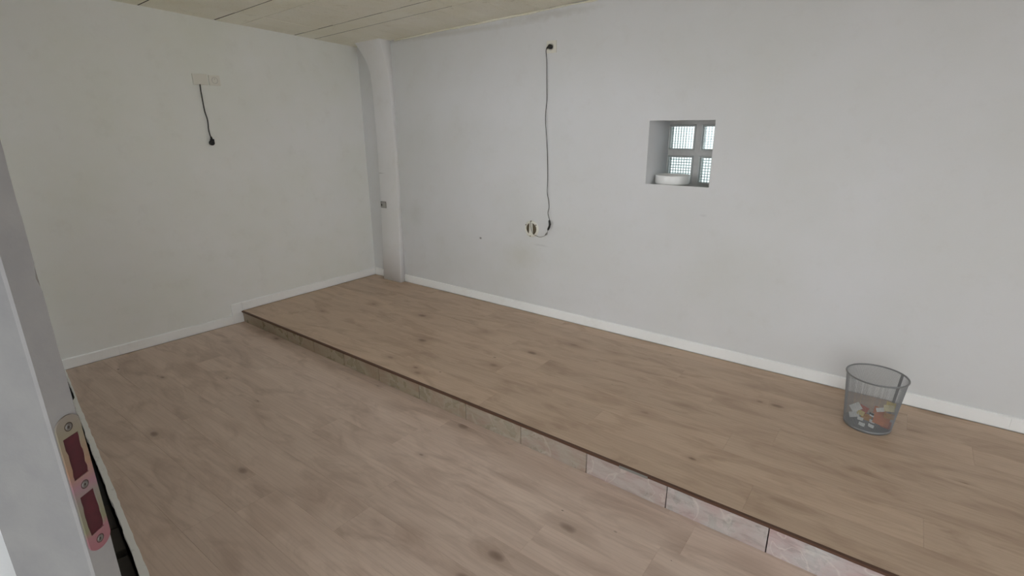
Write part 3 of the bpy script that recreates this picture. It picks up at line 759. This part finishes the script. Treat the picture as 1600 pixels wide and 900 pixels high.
# strike plate: local frame s along A->B (from A), z up
def PL(s, z, d=0): q_ = A_ + dAB*s + nA*d; return Vector((q_.x, q_.y, z))
def plate_mat():
    n = NT('painted_strike_plate'); p = n.pos()
    sp = n.t.nodes.new('ShaderNodeSeparateXYZ'); n.l(p, sp.inputs[0])
    rust = n.ramp(n.math('ADD', n.math('MULTIPLY', sp.outputs[2], 1.0), n.math('MULTIPLY', n.noise(p, 30, 3), .06)), [(1.00, rgb(176, 120, 128)), (1.035, rgb(172, 160, 150)), (1.07, rgb(160, 140, 142)), (1.13, rgb(168, 158, 146))])
    # the ramp factor is clamped to 0..1, so scale height into it
    h = n.math('DIVIDE', n.math('SUBTRACT', sp.outputs[2], .955), .23)
    nz = n.math('ADD', h, n.math('MULTIPLY', n.math('SUBTRACT', n.noise(p, 40, 3), .5), .10))
    c = n.ramp(nz, [(.0, rgb(140, 92, 98)), (.14, rgb(136, 96, 100)), (.2, rgb(118, 116, 92)), (.42, rgb(124, 116, 108)), (.5, rgb(138, 106, 114)), (.62, rgb(142, 112, 92)), (.85, rgb(128, 120, 102)), (1.0, rgb(128, 120, 112))])
    n.set(c, .7, 0, .2); n.bump(n.noise(p, 150, 3), .2, .0006); return n.m
M_plate = plate_mat()
sc_, sw, zb0, zb1 = .0205, .019, .958, 1.183
def outline(z0, z1, hw, n=10):
    pts = []
    for i in range(n+1):
        a = math.pi*i/n; pts.append((sc_+hw*math.cos(a), z1-hw*.9+hw*.9*math.sin(a)))
    for i in range(n+1):
        a = math.pi+math.pi*i/n; pts.append((sc_+hw*math.cos(a), z0+hw*.9+hw*.9*math.sin(a)))
    return pts
holes = [(1.085, 1.152), (.988, 1.056)]
hw_ = .0125
# plate as strips around the two cut-outs
bm = bmesh.new()
def slab(poly, d0, d1):
    lo = [bm.verts.new(PL(s, z, d0)) for s, z in poly]; hi = [bm.verts.new(PL(s, z, d1)) for s, z in poly]; n = len(poly)
    bm.faces.new(lo[::-1]); bm.faces.new(hi)
    for i in range(n): bm.faces.new((lo[i], lo[(i+1) % n], hi[(i+1) % n], hi[i]))
capn = 14
top_arc = [(sc_+sw*math.cos(math.pi*i/capn), zb1-.016+.016*math.sin(math.pi*i/capn)) for i in range(capn+1)]
bot_arc = [(sc_+sw*math.cos(math.pi+math.pi*i/capn), zb0+.016+.016*math.sin(math.pi+math.pi*i/capn)) for i in range(capn+1)]
slab(top_arc + [(sc_-sw, holes[0][1]), (sc_+sw, holes[0][1])], .0002, .0026)
slab([(sc_-sw, holes[1][1]), (sc_+sw, holes[1][1]), (sc_+sw, holes[0][0]), (sc_-sw, holes[0][0])], .0002, .0026)
slab([(sc_+sw, holes[1][0]), (sc_-sw, holes[1][0])] + bot_arc, .0002, .0026)
for z0_, z1_ in holes:
    for sgn in (-1, 1):
        n_ = 8; pts_in = [(sc_+sgn*(hw_+random.uniform(-.0012, .0012)), z0_+(z1_-z0_)*i/n_) for i in range(n_+1)]
        slab([(sc_+sgn*sw, z0_), (sc_+sgn*sw, z1_)] + pts_in[::-1], .0002, .0026)
plate = under(obj_bm('strike_plate', bm, M_plate), door)
M_recess = NT('dark_red_primer'); M_recess = M_recess.set(M_recess.mix(M_recess.noise(M_recess.pos(), 50, 3), rgb(82, 20, 32), rgb(44, 12, 18)), .7)
def child(o, p_): o.parent = p_; o.matrix_parent_inverse = p_.matrix_world.inverted() if False else Matrix.Translation(door.location).inverted() @ Matrix(); return o
for z0_, z1_ in holes:
    bm = bmesh.new(); slab([(sc_-hw_-.0005, z0_), (sc_+hw_+.0005, z0_), (sc_+hw_+.0005, z1_), (sc_-hw_-.0005, z1_)], .0001, .0006)
    o = obj_bm('latch_hole', bm, M_recess); o.parent = plate; o['label'] = 'dark red recess of the strike plate'
for z_ in (1.166, 1.0705, .974):
    nAx = nA; qx = PL(sc_, z_, .0026)
    rot = nAx.to_track_quat('Z', 'Y').to_matrix().to_4x4(); MM = Matrix.Translation(qx) @ rot
    bm = bmesh.new(); lathe_bm(bm, [(0, .0003), (.0016, .0003), (.0022, .0011), (.0042, .0012), (.005, .0004), (.005, -.001), (0, -.001)], 20, MM)
    o = obj_bm('screw', bm, M_steel, plate, True)
    bm = bmesh.new(); lathe_bm(bm, [(.0054, .0), (.0060, .0003), (.0066, .0)], 20, MM); lathe_bm(bm, [(0, .0006), (.0013, .0006), (.0013, .0)], 8, MM)
    o = obj_bm('screw_ring', bm, M_dark, plate)

# ------------------------------------------------------------------ sill along the open floor edge
def sill_mat():
    n = NT('white_sill_paint'); p = n.pos()
    return n.set(n.mix(n.ramp(n.noise(p, 25, 4, .7), [(.6, 0), (.75, .5)]), rgb(240, 241, 240), rgb(190, 188, 182)), .6)
M_sill = sill_mat()
bm = bmesh.new(); rings = []
x = XL
ys_o = lambda x: ey(x) - (.022 if x > .45 else .006)
while x <= 3.62:
    a = ey(x)+.004+random.uniform(-.002, .002); b = ys_o(x)+random.uniform(-.003, .003)
    zt = zl(x, a)+.003
    rings.append([bm.verts.new((x, a, zt)), bm.verts.new((x, b, zt+.001)), bm.verts.new((x, b, zt-.03)), bm.verts.new((x, a, zt-.03))]); x += .04
for r, r2 in zip(rings, rings[1:]):
    for j in range(4): bm.faces.new((r[j], r[(j+1) % 4], r2[(j+1) % 4], r2[j]))
bm.faces.new(rings[0]); bm.faces.new(rings[-1][::-1])
struct(obj_bm('trim_2', bm, M_sill))
# dark stone blocks in the gap outside the sill
gap = struct(empty('gap_floor', (2.2, -3.2, -.2)))
M_gb = out_mat()
under(prism('bed', [(-.3, ey(-.3)-.024), (3.7, ey(3.7)-.024), (3.7, -3.75), (-.3, -3.2)], ZB, -.235, M_black), gap)
x = .6
while x < 3.6:
    w = random.uniform(.20, .26)
    yo = ey(x) - .026
    if random.random() < .85:
        M = Matrix.Translation((x, yo, -.19)) @ Matrix.Rotation(-.156, 4, 'Z')
        under(box('block', (0, -.15, -.045), (w-.03, 0, random.uniform(.0, .03)), M_gb, None, .006, M), gap)
    x += w + (.09 if random.random() < .3 else 0)

# portals in the openings
portal('portal_door', (4.8, -3.95, 1.0), 2.7, 2.6, (math.radians(90), 0, math.radians(180+6)))
portal('portal_window', (1.55, -3.2, 1.68), 1.75, 1.05, (math.radians(90), 0, math.radians(180-9)))
portal('portal_right', (XR+.1, -2.6, 1.4), 2.0, 1.8, (math.radians(90), 0, math.radians(90)))
